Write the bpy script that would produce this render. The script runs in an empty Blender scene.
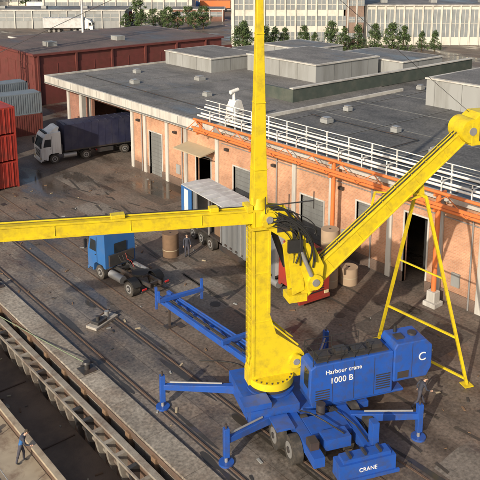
import bpy, math, random
from mathutils import Vector, Matrix
random.seed(7)
rad=math.radians
scene=bpy.context.scene

# ------------------------------------------------------------------ materials
def nn(nt,t,loc=None,**kw):
    n=nt.nodes.new(t)
    for k,v in kw.items():
        if k in n.inputs.keys(): n.inputs[k].default_value=v
        else: setattr(n,k,v)
    return n
def col(c): return (c[0],c[1],c[2],1)
def mat(name,c,rough=.6,metal=0,var=.25,scale=1.5,dirt=None,dirt_amt=.35,dscale=.6,bump=0,bscale=20,streak=False,coord='Object'):
    m=bpy.data.materials.new(name); m.use_nodes=True; nt=m.node_tree; b=nt.nodes['Principled BSDF']
    tc=nn(nt,'ShaderNodeTexCoord'); 
    mp=nn(nt,'ShaderNodeMapping'); nt.links.new(tc.outputs[coord],mp.inputs['Vector'])
    if streak: mp.inputs['Scale'].default_value=(1,1,.15)
    n1=nn(nt,'ShaderNodeTexNoise'); n1.inputs['Scale'].default_value=scale; n1.inputs['Detail'].default_value=6
    nt.links.new(mp.outputs[0],n1.inputs['Vector'])
    mx=nn(nt,'ShaderNodeMix',data_type='RGBA')
    mx.inputs[6].default_value=col([x*(1-var) for x in c]); mx.inputs[7].default_value=col([min(1,x*(1+var)) for x in c])
    nt.links.new(n1.outputs['Fac'],mx.inputs[0]); out=mx.outputs[2]
    n2=nn(nt,'ShaderNodeTexNoise'); n2.inputs['Scale'].default_value=dscale; n2.inputs['Detail'].default_value=8; n2.inputs['Roughness'].default_value=.7
    nt.links.new(mp.outputs[0],n2.inputs['Vector'])
    if dirt is not None:
        r=nn(nt,'ShaderNodeMapRange'); r.inputs['From Min'].default_value=.46; r.inputs['From Max'].default_value=.66
        r.inputs['To Max'].default_value=dirt_amt
        nt.links.new(n2.outputs['Fac'],r.inputs['Value'])
        m2=nn(nt,'ShaderNodeMix',data_type='RGBA'); nt.links.new(r.outputs[0],m2.inputs[0]); nt.links.new(out,m2.inputs[6]); m2.inputs[7].default_value=col(dirt); out=m2.outputs[2]
    nt.links.new(out,b.inputs['Base Color'])
    rr=nn(nt,'ShaderNodeMapRange'); rr.inputs['To Min'].default_value=max(.03,rough-.12); rr.inputs['To Max'].default_value=min(1,rough+.12)
    nt.links.new(n2.outputs['Fac'],rr.inputs['Value']); nt.links.new(rr.outputs[0],b.inputs['Roughness'])
    b.inputs['Metallic'].default_value=metal
    if bump:
        n3=nn(nt,'ShaderNodeTexNoise'); n3.inputs['Scale'].default_value=bscale; n3.inputs['Detail'].default_value=4
        nt.links.new(tc.outputs[coord],n3.inputs['Vector'])
        bp=nn(nt,'ShaderNodeBump'); bp.inputs['Strength'].default_value=bump; bp.inputs['Distance'].default_value=.05
        nt.links.new(n3.outputs['Fac'],bp.inputs['Height']); nt.links.new(bp.outputs[0],b.inputs['Normal'])
    return m

def wet_ground(name,c1,c2,rust,wetlo=.5,wethi=.62,scale=.12,wetdark=.45,slabs=False,wetrough=.1):
    m=bpy.data.materials.new(name); m.use_nodes=True; nt=m.node_tree; b=nt.nodes['Principled BSDF']; L=nt.links.new
    tc=nn(nt,'ShaderNodeTexCoord'); mp=nn(nt,'ShaderNodeMapping'); mp.inputs['Scale'].default_value=(1,.4,1); L(tc.outputs['Object'],mp.inputs[0])
    def noise(s,d,src=mp,r=.6):
        n=nn(nt,'ShaderNodeTexNoise'); n.inputs['Scale'].default_value=s; n.inputs['Detail'].default_value=d; n.inputs['Roughness'].default_value=r; L(src.outputs[0] if src is mp else src.outputs['Object'],n.inputs['Vector']); return n
    a=noise(.5,10); bn=noise(scale,9,mp,.66); cn=noise(6,6,tc); dn=noise(.22,8,tc,.75)
    mx=nn(nt,'ShaderNodeMix',data_type='RGBA'); mx.inputs[6].default_value=col(c1); mx.inputs[7].default_value=col(c2)
    r0=nn(nt,'ShaderNodeMapRange'); r0.inputs['From Min'].default_value=.35; r0.inputs['From Max'].default_value=.65; L(a.outputs['Fac'],r0.inputs[0]); L(r0.outputs[0],mx.inputs[0])
    rr=nn(nt,'ShaderNodeMapRange'); rr.inputs['From Min'].default_value=.47; rr.inputs['From Max'].default_value=.68; rr.inputs['To Max'].default_value=.65; L(dn.outputs['Fac'],rr.inputs[0])
    m1=nn(nt,'ShaderNodeMix',data_type='RGBA'); L(rr.outputs[0],m1.inputs[0]); L(mx.outputs[2],m1.inputs[6]); m1.inputs[7].default_value=col(rust)
    w=nn(nt,'ShaderNodeMapRange'); w.inputs['From Min'].default_value=wetlo; w.inputs['From Max'].default_value=wethi; L(bn.outputs['Fac'],w.inputs[0])
    g=nn(nt,'ShaderNodeMapRange'); g.inputs['From Min'].default_value=.3; g.inputs['From Max'].default_value=.7; g.inputs['To Min'].default_value=.55; g.inputs['To Max'].default_value=1.45; L(cn.outputs['Fac'],g.inputs[0])
    m2=nn(nt,'ShaderNodeVectorMath',operation='SCALE'); L(m1.outputs[2],m2.inputs[0]); L(g.outputs[0],m2.inputs['Scale'])
    wd=nn(nt,'ShaderNodeMapRange'); wd.inputs['To Min'].default_value=1; wd.inputs['To Max'].default_value=wetdark; L(w.outputs[0],wd.inputs[0])
    m3=nn(nt,'ShaderNodeVectorMath',operation='SCALE'); L(m2.outputs[0],m3.inputs[0]); L(wd.outputs[0],m3.inputs['Scale'])
    out=m3.outputs[0]
    if slabs:
        br=nn(nt,'ShaderNodeTexBrick'); br.inputs['Scale'].default_value=1; br.inputs['Brick Width'].default_value=2.05; br.inputs['Row Height'].default_value=3.1; br.inputs['Mortar Size'].default_value=.02
        br.inputs['Color1'].default_value=(1,1,1,1); br.inputs['Color2'].default_value=(.82,.82,.82,1); br.inputs['Mortar'].default_value=(.55,.52,.5,1); br.offset=0
        L(tc.outputs['Object'],br.inputs[0]); mm=nn(nt,'ShaderNodeVectorMath',operation='MULTIPLY'); L(out,mm.inputs[0]); L(br.outputs[0],mm.inputs[1]); out=mm.outputs[0]
    L(out,b.inputs['Base Color'])
    ro=nn(nt,'ShaderNodeMapRange'); ro.inputs['To Min'].default_value=.7; ro.inputs['To Max'].default_value=wetrough; L(w.outputs[0],ro.inputs[0]); L(ro.outputs[0],b.inputs['Roughness'])
    bs=nn(nt,'ShaderNodeMapRange'); bs.inputs['To Min'].default_value=.4; bs.inputs['To Max'].default_value=.06; L(w.outputs[0],bs.inputs[0])
    bp=nn(nt,'ShaderNodeBump'); bp.inputs['Distance'].default_value=.03; L(bs.outputs[0],bp.inputs['Strength']); L(cn.outputs['Fac'],bp.inputs['Height']); L(bp.outputs[0],b.inputs['Normal'])
    return m

def brick(name,c1,c2,mortar,var=.3):
    m=bpy.data.materials.new(name); m.use_nodes=True; nt=m.node_tree; b=nt.nodes['Principled BSDF']; L=nt.links.new
    tc=nn(nt,'ShaderNodeTexCoord'); sp=nn(nt,'ShaderNodeSeparateXYZ'); L(tc.outputs['Object'],sp.inputs[0])
    ad=nn(nt,'ShaderNodeMath',operation='ADD'); L(sp.outputs[0],ad.inputs[0]); L(sp.outputs[1],ad.inputs[1])
    cb=nn(nt,'ShaderNodeCombineXYZ'); L(ad.outputs[0],cb.inputs[0]); L(sp.outputs[2],cb.inputs[1])
    br=nn(nt,'ShaderNodeTexBrick'); br.inputs['Scale'].default_value=1; br.inputs['Brick Width'].default_value=.3; br.inputs['Row Height'].default_value=.1; br.inputs['Mortar Size'].default_value=.01
    br.inputs['Color1'].default_value=col(c1); br.inputs['Color2'].default_value=col(c2); br.inputs['Mortar'].default_value=col(mortar); L(cb.outputs[0],br.inputs[0])
    n=nn(nt,'ShaderNodeTexNoise'); n.inputs['Scale'].default_value=.5; n.inputs['Detail'].default_value=9; n.inputs['Roughness'].default_value=.7; L(tc.outputs['Object'],n.inputs[0])
    g=nn(nt,'ShaderNodeMapRange'); g.inputs['From Min'].default_value=.3; g.inputs['From Max'].default_value=.7; g.inputs['To Min'].default_value=1-var*1.3; g.inputs['To Max'].default_value=1+var*.6; L(n.outputs['Fac'],g.inputs[0])
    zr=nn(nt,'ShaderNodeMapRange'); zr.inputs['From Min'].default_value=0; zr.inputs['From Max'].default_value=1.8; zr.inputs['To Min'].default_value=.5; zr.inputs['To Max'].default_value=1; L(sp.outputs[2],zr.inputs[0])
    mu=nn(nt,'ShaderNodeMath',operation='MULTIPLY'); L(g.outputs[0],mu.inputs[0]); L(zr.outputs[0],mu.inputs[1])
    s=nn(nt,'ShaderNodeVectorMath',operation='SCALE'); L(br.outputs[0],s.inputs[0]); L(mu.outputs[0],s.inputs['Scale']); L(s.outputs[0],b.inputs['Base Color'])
    b.inputs['Roughness'].default_value=.85
    return m

YEL=mat('crane_yellow_paint',(.60,.465,.012),.42,var=.12,scale=.9,dirt=(.27,.19,.03),dirt_amt=.5,dscale=2.2)
BLU=mat('crane_blue_paint',(.018,.08,.36),.38,var=.2,scale=1.2,dirt=(.05,.06,.10),dirt_amt=.6,dscale=2.2)
BLK=mat('black_rubber',(.018,.018,.018),.6,var=.4,scale=6)
TYRE=mat('tyre_rubber',(.03,.028,.026),.85,var=.3,scale=5,dirt=(.12,.1,.08),dirt_amt=.5,dscale=3)
DSTEEL=mat('dark_steel',(.05,.05,.052),.5,metal=.3,var=.4,scale=3,dirt=(.12,.06,.03),dirt_amt=.4)
STEEL=mat('grey_steel',(.35,.35,.35),.4,metal=.5,var=.2,scale=3)
GLASS=mat('dark_glass',(.02,.025,.03),.08,var=.2)
WHITE=mat('white_paint',(.66,.66,.64),.5,var=.08,dirt=(.35,.3,.25),dirt_amt=.5,dscale=1.2,streak=True)
ORANGE=mat('orange_paint',(.62,.17,.045),.5,var=.15,dirt=(.3,.12,.06),dirt_amt=.5,dscale=1.5)
RED=mat('red_paint',(.30,.032,.022),.5,var=.2,dirt=(.14,.04,.03),dirt_amt=.6,dscale=1)
MAROON=mat('maroon_paint',(.13,.035,.03),.6,var=.25,dirt=(.08,.03,.02),dirt_amt=.6,dscale=.8)
NAVY=mat('navy_tarp',(.02,.023,.055),.5,var=.25,dirt=(.07,.07,.09),dirt_amt=.4)
TBLUE=mat('truck_blue_paint',(.03,.12,.33),.35,var=.12,dirt=(.08,.12,.2),dirt_amt=.5)
CURT=mat('grey_curtain',(.13,.14,.15),.6,var=.25,scale=1,dirt=(.08,.08,.08),dirt_amt=.5,streak=True)
TARP=mat('white_tarp',(.46,.47,.48),.5,var=.15,dirt=(.25,.25,.24),dirt_amt=.6,dscale=1)
CONC=mat('concrete',(.33,.31,.28),.8,var=.2,scale=1,dirt=(.14,.12,.1),dirt_amt=.7,dscale=.7,bump=.3,streak=True)
LCONC=mat('light_concrete',(.46,.45,.42),.75,var=.14,scale=.8,dirt=(.2,.185,.17),dirt_amt=.75,dscale=.5,streak=True)
GREYP=mat('grey_cladding',(.27,.28,.28),.6,var=.12,scale=.5,dirt=(.15,.15,.14),dirt_amt=.7,dscale=.4,streak=True)
ROOFTRIM=mat('roof_trim',(.13,.135,.135),.6,var=.2)
GREENP=mat('dark_green_cladding',(.055,.07,.06),.6,var=.3,dirt=(.12,.12,.1),dirt_amt=.5)
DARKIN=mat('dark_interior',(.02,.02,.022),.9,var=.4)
DOORG=mat('grey_door',(.17,.18,.18),.5,var=.2,dirt=(.08,.075,.07),dirt_amt=.6,streak=True)
TAN=mat('tan_sheet',(.38,.32,.22),.6,var=.15)
WOODB=mat('timber_brown',(.16,.10,.06),.85,var=.35,scale=3)
ROLL=mat('kraft_paper',(.34,.25,.17),.8,var=.15,scale=2)
RUST=mat('rusty_steel',(.11,.07,.05),.8,var=.4,scale=2,dirt=(.06,.05,.045),dirt_amt=.7,dscale=.5,bump=.4)
RIMG=mat('worn_grey_coaming',(.24,.22,.19),.75,var=.25,scale=2,dirt=(.11,.07,.05),dirt_amt=.8,dscale=.9,bump=.3)
BARGEF=mat('barge_hold_floor',(.17,.12,.085),.75,var=.4,scale=.8,dirt=(.07,.055,.045),dirt_amt=.7,dscale=.35,bump=.4)
BEIGE=mat('beige_deck_paint',(.33,.28,.21),.6,var=.25,dirt=(.15,.10,.07),dirt_amt=.8,dscale=1)
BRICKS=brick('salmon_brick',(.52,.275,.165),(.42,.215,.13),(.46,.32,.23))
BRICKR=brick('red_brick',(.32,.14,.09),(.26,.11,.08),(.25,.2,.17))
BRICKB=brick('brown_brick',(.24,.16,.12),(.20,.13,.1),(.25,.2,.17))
REDL=mat('red_lamp',(.4,.02,.02),.3)
YELL=mat('lamp_yellow',(.6,.5,.3),.3)
SKIN=mat('skin',(.50,.32,.24),.6,var=.08)
HAIR=mat('hair',(.04,.03,.02),.8)
JACK=mat('dark_jacket',(.035,.04,.06),.85,var=.25,scale=8)
TROU=mat('dark_trousers',(.05,.05,.07),.85,var=.25,scale=8)
SHOE=mat('shoe',(.02,.02,.02),.7)
LEAF=mat('foliage',(.07,.11,.035),.8,var=.5,scale=.9)
LEAF2=mat('foliage_dark',(.04,.07,.025),.8,var=.5,scale=.9)
BARK=mat('bark',(.09,.06,.04),.9)
GRASS=mat('grass_bank_mat',(.06,.09,.03),.9,var=.5,scale=.3)
GROUND=wet_ground('wet_asphalt',(.078,.064,.054),(.165,.135,.112),(.16,.10,.07),.5,.6,.13,.45)
PATCH=wet_ground('patched_asphalt',(.055,.05,.045),(.095,.082,.072),(.1,.07,.05),.48,.6,.3,.5)
PATCHL=wet_ground('patched_concrete',(.12,.108,.095),(.19,.17,.15),(.14,.09,.065),.5,.6,.3,.5)
TRACK=wet_ground('track_concrete',(.12,.105,.092),(.25,.22,.19),(.17,.11,.075),.45,.55,.17,.5,slabs=True)
COPE=wet_ground('cope_concrete',(.19,.17,.145),(.34,.31,.265),(.17,.12,.085),.52,.66,.2,.5,slabs=True)
ROOF=wet_ground('bitumen_roof',(.06,.060,.060),(.115,.114,.112),(.15,.145,.138),.52,.62,.08,.6,wetrough=.22)
ROOFL=wet_ground('grey_roof',(.09,.088,.085),(.165,.16,.155),(.20,.19,.18),.52,.64,.09,.6,wetrough=.25)
ROOFBR=wet_ground('brown_roof',(.085,.065,.058),(.14,.10,.088),(.1,.09,.08),.55,.7,.09,.6,wetrough=.3)

# ------------------------------------------------------------------ mesh builder
class MB:
    def __init__(s): s.v=[]; s.f=[]; s.m=[]; s.sm=[]; s.mats=[]
    def mi(s,m):
        if m not in s.mats: s.mats.append(m)
        return s.mats.index(m)
    def add(s,vs,fs,m,smooth=False):
        o=len(s.v); s.v+= [tuple(v) for v in vs]; i=s.mi(m)
        for f in fs: s.f.append([o+a for a in f]); s.m.append(i); s.sm.append(smooth)
    def box(s,x0,x1,y0,y1,z0,z1,m):
        vs=[(x0,y0,z0),(x1,y0,z0),(x1,y1,z0),(x0,y1,z0),(x0,y0,z1),(x1,y0,z1),(x1,y1,z1),(x0,y1,z1)]
        s.add(vs,[(0,3,2,1),(4,5,6,7),(0,1,5,4),(1,2,6,5),(2,3,7,6),(3,0,4,7)],m)
    def beam(s,p,q,w,h,m,w2=None,h2=None,up=Vector((0,0,1))):
        p=Vector(p);q=Vector(q); d=(q-p).normalized()
        if abs(d.dot(up))>.98: up=Vector((1,0,0))
        sd=d.cross(up).normalized(); u=sd.cross(d).normalized()
        w2=w if w2 is None else w2; h2=h if h2 is None else h2
        vs=[]
        for c,ww,hh in((p,w,h),(q,w2,h2)):
            for a,b in((-1,-1),(1,-1),(1,1),(-1,1)): vs.append(c+sd*a*ww/2+u*b*hh/2)
        s.add(vs,[(3,2,1,0),(4,5,6,7),(0,1,5,4),(1,2,6,5),(2,3,7,6),(3,0,4,7)],m)
    def cyl(s,p,q,r,m,r2=None,n=14,cap=True):
        p=Vector(p);q=Vector(q); d=(q-p).normalized(); up=Vector((0,0,1)) if abs(d.z)<.95 else Vector((1,0,0))
        a=d.cross(up).normalized(); b=d.cross(a); r2=r if r2 is None else r2; vs=[]
        for c,rr in((p,r),(q,r2)):
            for i in range(n):
                t=2*math.pi*i/n; vs.append(c+a*math.cos(t)*rr+b*math.sin(t)*rr)
        s.add(vs,[(i,(i+1)%n,n+(i+1)%n,n+i) for i in range(n)],m,True)
        if cap: s.add(vs,[tuple(range(n-1,-1,-1)),tuple(range(n,2*n))],m)
    def tube(s,pts,r,m,n=6):
        for a,b in zip(pts[:-1],pts[1:]): s.cyl(a,b,r,m,n=n)
    def prism(s,prof,y0,y1,m,plane='xz'):
        n=len(prof)
        def P(a,b,t): return (a,t,b) if plane=='xz' else ((t,a,b) if plane=='yz' else (a,b,t))
        vs=[P(a,b,y0) for a,b in prof]+[P(a,b,y1) for a,b in prof]
        s.add(vs,[tuple(range(n)),tuple(range(2*n-1,n-1,-1))]+[(i,n+i,n+(i+1)%n,(i+1)%n) for i in range(n)],m)
    def quad(s,vs,m): s.add(vs,[tuple(range(len(vs)))],m)
    def ell(s,c,r,m,n=12,k=8):
        vs=[];fs=[]
        for j in range(k+1):
            ph=math.pi*j/k
            for i in range(n):
                t=2*math.pi*i/n; vs.append((c[0]+r[0]*math.sin(ph)*math.cos(t),c[1]+r[1]*math.sin(ph)*math.sin(t),c[2]+r[2]*math.cos(ph)))
        for j in range(k):
            for i in range(n): fs.append((j*n+i,(j+1)*n+i,(j+1)*n+(i+1)%n,j*n+(i+1)%n))
        s.add(vs,fs,m,True)
    def obj(s,name,loc=(0,0,0),rz=0,parent=None,bevel=0):
        me=bpy.data.meshes.new(name); me.from_pydata(s.v,[],s.f)
        for m in s.mats: me.materials.append(m)
        me.polygons.foreach_set('material_index',s.m); me.polygons.foreach_set('use_smooth',s.sm); me.update()
        o=bpy.data.objects.new(name,me); scene.collection.objects.link(o); o.location=loc; o.rotation_euler=(0,0,rz)
        if parent: o.parent=parent
        if bevel:
            b=o.modifiers.new('bevel','BEVEL'); b.width=bevel; b.segments=2; b.limit_method='ANGLE'; b.angle_limit=rad(40)
        return o
def empty(name,loc=(0,0,0),rz=0):
    e=bpy.data.objects.new(name,None); scene.collection.objects.link(e); e.location=loc; e.rotation_euler=(0,0,rz); return e
def text(s,size,mt,parent,loc,rot,name='lettering'):
    c=bpy.data.curves.new(name,'FONT'); c.body=s; c.size=size; c.extrude=.008; c.materials.append(mt); c.align_x='CENTER'
    o=bpy.data.objects.new(name,c); scene.collection.objects.link(o); o.parent=parent; o.location=loc; o.rotation_euler=rot; return o

# ------------------------------------------------------------------ ground, quay, water
m=MB(); m.quad([(15,-600,0),(2500,-600,0),(2500,2500,0),(15,2500,0)],GROUND); m.obj('ground')
m=MB(); m.quad([(16.3,-40,.004),(20.6,-40,.004),(20.6,140,.004),(16.3,140,.004)],TRACK); m.obj('crane_track_pavement')
def blob(m,cx,cy,rx,ry,z,mt,seed,jag=.12,n=40,box=False):
    r=random.Random(seed); vs=[]; ph=[r.uniform(0,6.28) for _ in range(4)]
    for i in range(n):
        t=2*math.pi*i/n; k=1+sum(jag/(j+1)*math.sin((j+2)*t+ph[j]) for j in range(4))
        if box: k*=1/max(abs(math.cos(t)),abs(math.sin(t)))**.85
        vs.append((cx+rx*k*math.cos(t),cy+ry*k*math.sin(t),z))
    m.quad(vs,mt)
m=MB()
for i,(x,y,rx,ry,b) in enumerate([(26,36,1.6,3.8,1),(32.5,23,2.4,2.8,1),(28,50,1.3,5,1),(34,52,1.2,2,1),(25.2,12.5,1.5,3,1),(33.8,14,1.4,3,1),(30.5,60,1.4,4,1)]): blob(m,x,y,rx,ry,.004,PATCH if i%2 else PATCHL,i,.02,box=True)
m.obj('road_patches')
PUD=mat('puddle_water',(.045,.04,.034),.12,var=.3,scale=2)
m=MB(); r=random.Random(5)
for i in range(22):
    x=r.choice([17.35,19.4,20.1,16.6,23.4]); y=r.uniform(14,64); blob(m,x,y,r.uniform(.07,.2),r.uniform(.5,2.4),.0095+ i*.0002,PUD,i+50,.12)
m.obj('puddles')
TRK=mat('tyre_mark',(.05,.044,.038),.6,var=.4,scale=2)
m=MB()
for (x0,y0,x1,y1,c) in ((22.0,14,24.5,60,1.2),(27,14,30,62,-2),(31,20,27,60,2.5)):
    for off in (0,1.9):
        P=[]
        for i in range(61):
            t=i/60; P.append((x0+(x1-x0)*t+c*math.sin(math.pi*t)+off,y0+(y1-y0)*t))
        for (a,b),(c2,d) in zip(P[:-1],P[1:]):
            if random.random()<.6: m.quad([(a-.09,b,.0165),(a+.09,b,.0165),(c2+.09,d-.02,.0165),(c2-.09,d-.02,.0165)],TRK)
m.obj('tyre_tracks')
m=MB()
for x,y in ((25.5,33),(30.5,27),(24,46),(33,44),(29,16)): m.cyl((x,y,0),(x,y,.02),.35,DSTEEL,n=20)
m.obj('manhole_covers')
# scattered debris on the quay (one object)
m=MB(); r=random.Random(11)
for i in range(150):
    x=r.uniform(16.4,36); y=r.uniform(12,62); s=r.uniform(.03,.12); a=r.uniform(0,3.1)
    m.beam((x,y,.03),(x+math.cos(a)*s*3,y+math.sin(a)*s*3,.03),s,.04,r.choice([WOODB,TAN,DSTEEL,GREYP,WOODB]))
m.obj('ground_debris')
m=MB()
m.box(15.0,16.25,-40,140,-.5,.14,COPE)
m.box(15.1,15.6,-40,140,-6,-.5,CONC)
m.box(14.93,15.0,-40,140,-.25,.05,RUST)
y=-38
while y<138:
    m.box(14.8,15.1,y,y+.35,-4,-.05,WOODB); y+=2.2
m.obj('quay_wall',bevel=.03)
WATER=mat('water_mat',(.03,.035,.03),.12,var=.2,bump=.4,bscale=1.5)
m=MB(); m.quad([(-2500,-600,-4),(15.1,-600,-4),(15.1,2500,-4),(-2500,2500,-4)],WATER); m.obj('water')
m=MB()
for x in (17.0,19.75):
    m.box(x-.04,x+.04,-40,140,.004,.045,RUST); m.box(x-.17,x-.09,-40,140,.008,.014,DSTEEL); m.box(x+.09,x+.17,-40,140,.008,.014,DSTEEL)
m.box(22.95,23.05,-40,140,.004,.028,RUST); m.box(21.5,21.58,-40,140,.004,.028,RUST)
m.obj('crane_rail')
m=MB()
for y in range(-4,90,9): m.box(22.1,22.5,y,y+.6,.004,.03,DSTEEL)
m.obj('drain_grate')

def bollard(x,y):
    m=MB(); m.box(-.4,.4,-.4,.4,0,.05,DSTEEL); m.cyl((0,0,.05),(0,0,.4),.15,DSTEEL); m.cyl((0,0,.4),(0,0,.5),.24,DSTEEL,r2=.18); m.cyl((-.36,0,.34),(.36,0,.34),.06,DSTEEL)
    m.obj('mooring_bollard',(x,y,.0 if x>16.3 else .14),bevel=.01)
bollard(15.7,31.5); bollard(15.7,44); bollard(15.7,17.5)
m=MB(); m.box(-1.0,1.0,-.4,.4,0,.16,CONC); m.box(-.7,.1,-.3,.3,.16,.34,DSTEEL); m.cyl((.4,0,.16),(.4,0,.55),.14,STEEL); m.cyl((-.4,0,.34),(-.4,0,.6),.12,DSTEEL); m.cyl((-.8,.5,.04),(1.3,.65,.04),.06,RUST)
m.obj('fairlead_block',(18.9,35.6,.004),rad(20),bevel=.02)
ROPE=mat('green_rope',(.16,.2,.13),.9)
def rope(pts,name,r=.035,mt=None,sag=.4):
    m=MB(); p=[]; 
    for a,b in zip(pts[:-1],pts[1:]):
        for i in range(9):
            t=i/8; v=Vector(a).lerp(Vector(b),t); v.z-=sag*4*t*(1-t); p.append(v)
    m.tube(p,r,mt or ROPE); m.obj(name)
rope([(15.7,31.5,.5),(14.3,41.5,-.1)],'mooring_rope',.03,sag=.05)
m=MB()
pts=[(20.9+1.2*math.sin(i*.35)+i*.05,28.5-i*.42,.04) for i in range(24)]; m.tube(pts,.03,BLK)
pts=[(24.5+.5*math.sin(i*.5)+i*.22,24.8-.5*math.cos(i*.3)-i*.12,.04) for i in range(30)]; m.tube(pts,.025,BLK)
m.obj('power_cable')

# ------------------------------------------------------------------ barge
B=empty('barge',(0,0,0))
m=MB()
m.box(8.9,14.5,-20,70,-4.6,-2.9,RUST)
m.box(8.9,9.05,-20,70,-2.9,-.7,BEIGE)
m.box(9.05,11.1,-20,70,-1.2,-.7,BEIGE)
m.box(14.32,14.5,-20,70,-2.9,-.25,RUST)
m.box(14.22,14.55,-20,70,-.25,-.14,RIMG)
m.box(11.1,11.25,-20,70,-2.9,-.3,RUST)
m.box(11.02,11.33,-20,70,-.3,-.18,BEIGE)
m.box(9.05,9.12,-20,70,-.7,-.55,BEIGE)
m.obj('hull',parent=B,bevel=.02)
m=MB(); m.box(11.25,14.32,-20,70,-2.9,-2.2,BARGEF)
y=-20
while y<70:
    m.prism([(14.32,-.3),(13.8,-.3),(13.95,-1.2),(14.1,-1.8),(14.32,-2.2)],y,y+.22,RIMG if int(y*3)%4 else DSTEEL)
    y+=1.05
m.box(13.72,13.8,-20,70,-.42,-.30,RIMG); m.box(14.2,14.315,-20,70,-1.45,-1.32,RIMG)
for y in range(-18,68,6): m.box(11.25,14.1,y,y+.08,-2.2,-2.14,RUST)
r=random.Random(3)
for i in range(60):
    x=r.uniform(11.6,13.9); y=r.uniform(5,55); a=r.uniform(0,3.1); s=r.uniform(.1,.4); m.beam((x,y,-2.17),(x+math.cos(a)*s,y+math.sin(a)*s,-2.17),.08,.06,r.choice([WOODB,RIMG,TAN]))
m.obj('hold',parent=B)
m=MB()
for y in range(-18,68,4):
    m.cyl((9.2,y,-.7),(9.2,y,.25),.025,STEEL,n=6)
m.cyl((9.2,-18,.25),(9.2,66,.25),.02,STEEL,n=6)
m.obj('railing',parent=B)
m=MB()
for y in (20,23,30.5,33.8,41.5,50):
    m.box(9.9,10.3,y,y+.5,-.7,-.5,DSTEEL); m.cyl((10.1,y+.25,-.5),(10.1,y+.25,-.3),.13,DSTEEL)
m.obj('deck_fittings',parent=B,bevel=.02)
m=MB()
for y in (24.5,33,41.5,50):
    for i in range(12):
        t=2*math.pi*i/12; t2=2*math.pi*(i+1)/12
        m.cyl((14.7,y+.42*math.cos(t),-.9+.42*math.sin(t)),(14.7,y+.42*math.cos(t2),-.9+.42*math.sin(t2)),.12,BLK,n=8)
m.obj('tyre_fenders',parent=B)

# ------------------------------------------------------------------ warehouse
W=empty('brick_warehouse')
XW=37.2; YE=79.6
def wall_y(m,x,th,y0,y1,z0,z1,ops,mt):
    ops=sorted(ops); c=y0
    for a,b,lo,hi in ops:
        if a>c: m.box(x,x+th,c,a,z0,z1,mt)
        if hi<z1: m.box(x,x+th,a,b,hi,z1,mt)
        if lo>z0: m.box(x,x+th,a,b,z0,lo,mt)
        c=b
    if c<y1: m.box(x,x+th,c,y1,z0,z1,mt)
opsB=[(11,14,0,4.6),(17.8,20.6,0,4.2),(25.6,27.4,0,5.0),(29.6,31.6,3.2,4.6),(34.8,37.2,0,3.6),(43,45.4,0,3.9)]
opsA=[(48.6,50.8,0,3.8),(56.4,58.6,0,4.4)]
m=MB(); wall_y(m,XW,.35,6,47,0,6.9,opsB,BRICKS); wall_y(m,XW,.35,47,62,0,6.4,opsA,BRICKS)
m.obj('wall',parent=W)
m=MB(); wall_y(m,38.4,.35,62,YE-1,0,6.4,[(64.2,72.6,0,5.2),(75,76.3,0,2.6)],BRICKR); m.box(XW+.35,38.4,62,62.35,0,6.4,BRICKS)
m.box(XW,XW+.5,72.7,73.4,0,6.4,LCONC)
m.box(38.4,62,YE-1,YE-.65,0,6.4,BRICKR)
m.obj('loading_bay_wall',parent=W)
m=MB()
for y in (61.7,59.3,55.4,52.3,47.6): m.box(XW-.18,XW,y-.22,y+.22,0,6.4,LCONC)
for y in (41.6,37.9,34.0,28.6,24.6,21.6,17.3,14.5,10.5): m.box(XW-.16,XW,y-.2,y+.2,0,6.7,LCONC)
for y in (YE-1.3,73): m.box(38.2,38.4,y-.25,y+.25,0,6.4,LCONC)
m.obj('pilasters',parent=W,bevel=.02)
m=MB()
def plinth(y0,y1,ops):
    c=y0
    for a,b,lo,hi in sorted(ops):
        if lo>0: continue
        m.box(XW-.06,XW-.002,c,a,0,.75,BRICKB); c=b
    m.box(XW-.06,XW-.002,c,y1,0,.75,BRICKB)
plinth(6,47,opsB); plinth(47.01,62,opsA)
m.obj('plinth',parent=W)
m=MB()
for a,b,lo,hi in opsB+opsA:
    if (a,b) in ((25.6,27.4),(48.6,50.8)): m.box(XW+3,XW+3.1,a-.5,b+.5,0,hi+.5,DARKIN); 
    else:
        m.box(XW+.18,XW+.24,a,b,lo,hi,DOORG)
        z=lo+.3
        while z<hi: m.box(XW+.15,XW+.18,a,b,z,z+.04,ROOFTRIM); z+=.4
    m.box(XW-.05,XW+.2,a-.12,a,lo,hi+.12,LCONC); m.box(XW-.05,XW+.2,b,b+.12,lo,hi+.12,LCONC); m.box(XW-.05,XW+.2,a,b,hi,hi+.12,LCONC)
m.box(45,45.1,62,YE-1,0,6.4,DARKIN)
m.obj('doors',parent=W)
m=MB(); m.prism([(XW-1.7,4.45),(XW,4.75),(XW,4.65),(XW-1.7,4.35)],47.9,52,TAN)
for y in (48,51.9): m.beam((XW-1.6,y,4.38),(XW,y,3.7),.05,.05,DSTEEL)
m.obj('awning',parent=W)
m=MB()
m.box(XW-.3,92,6,47,6.9,7.1,ROOF)
m.box(XW-.9,62,47.02,YE,6.75,7.15,ROOFL)
m.box(62.02,80,47.02,80,6.6,7.05,ROOF)
for x in range(42,90,6): m.box(x,x+.12,6,47,7.1,7.13,ROOFTRIM)
for y in range(10,47,7): m.box(37.2,92,y,y+.1,7.13,7.15,ROOFTRIM)
for y in range(52,78,6): m.box(37,54,y,y+.12,7.15,7.19,ROOFTRIM)
m.obj('roof',parent=W)
m=MB(); m.box(91.6,92,6,47,0,6.9,BRICKB); m.box(79.6,80,47.02,80,0,6.6,BRICKB); m.box(62.02,79.6,79.6,80,0,6.6,BRICKB); m.box(37.55,91.6,6,6.35,0,6.9,BRICKS); m.box(80,92,46.6,47,0,6.9,BRICKB)
m.obj('rear_walls',parent=W)
m=MB()
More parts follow.
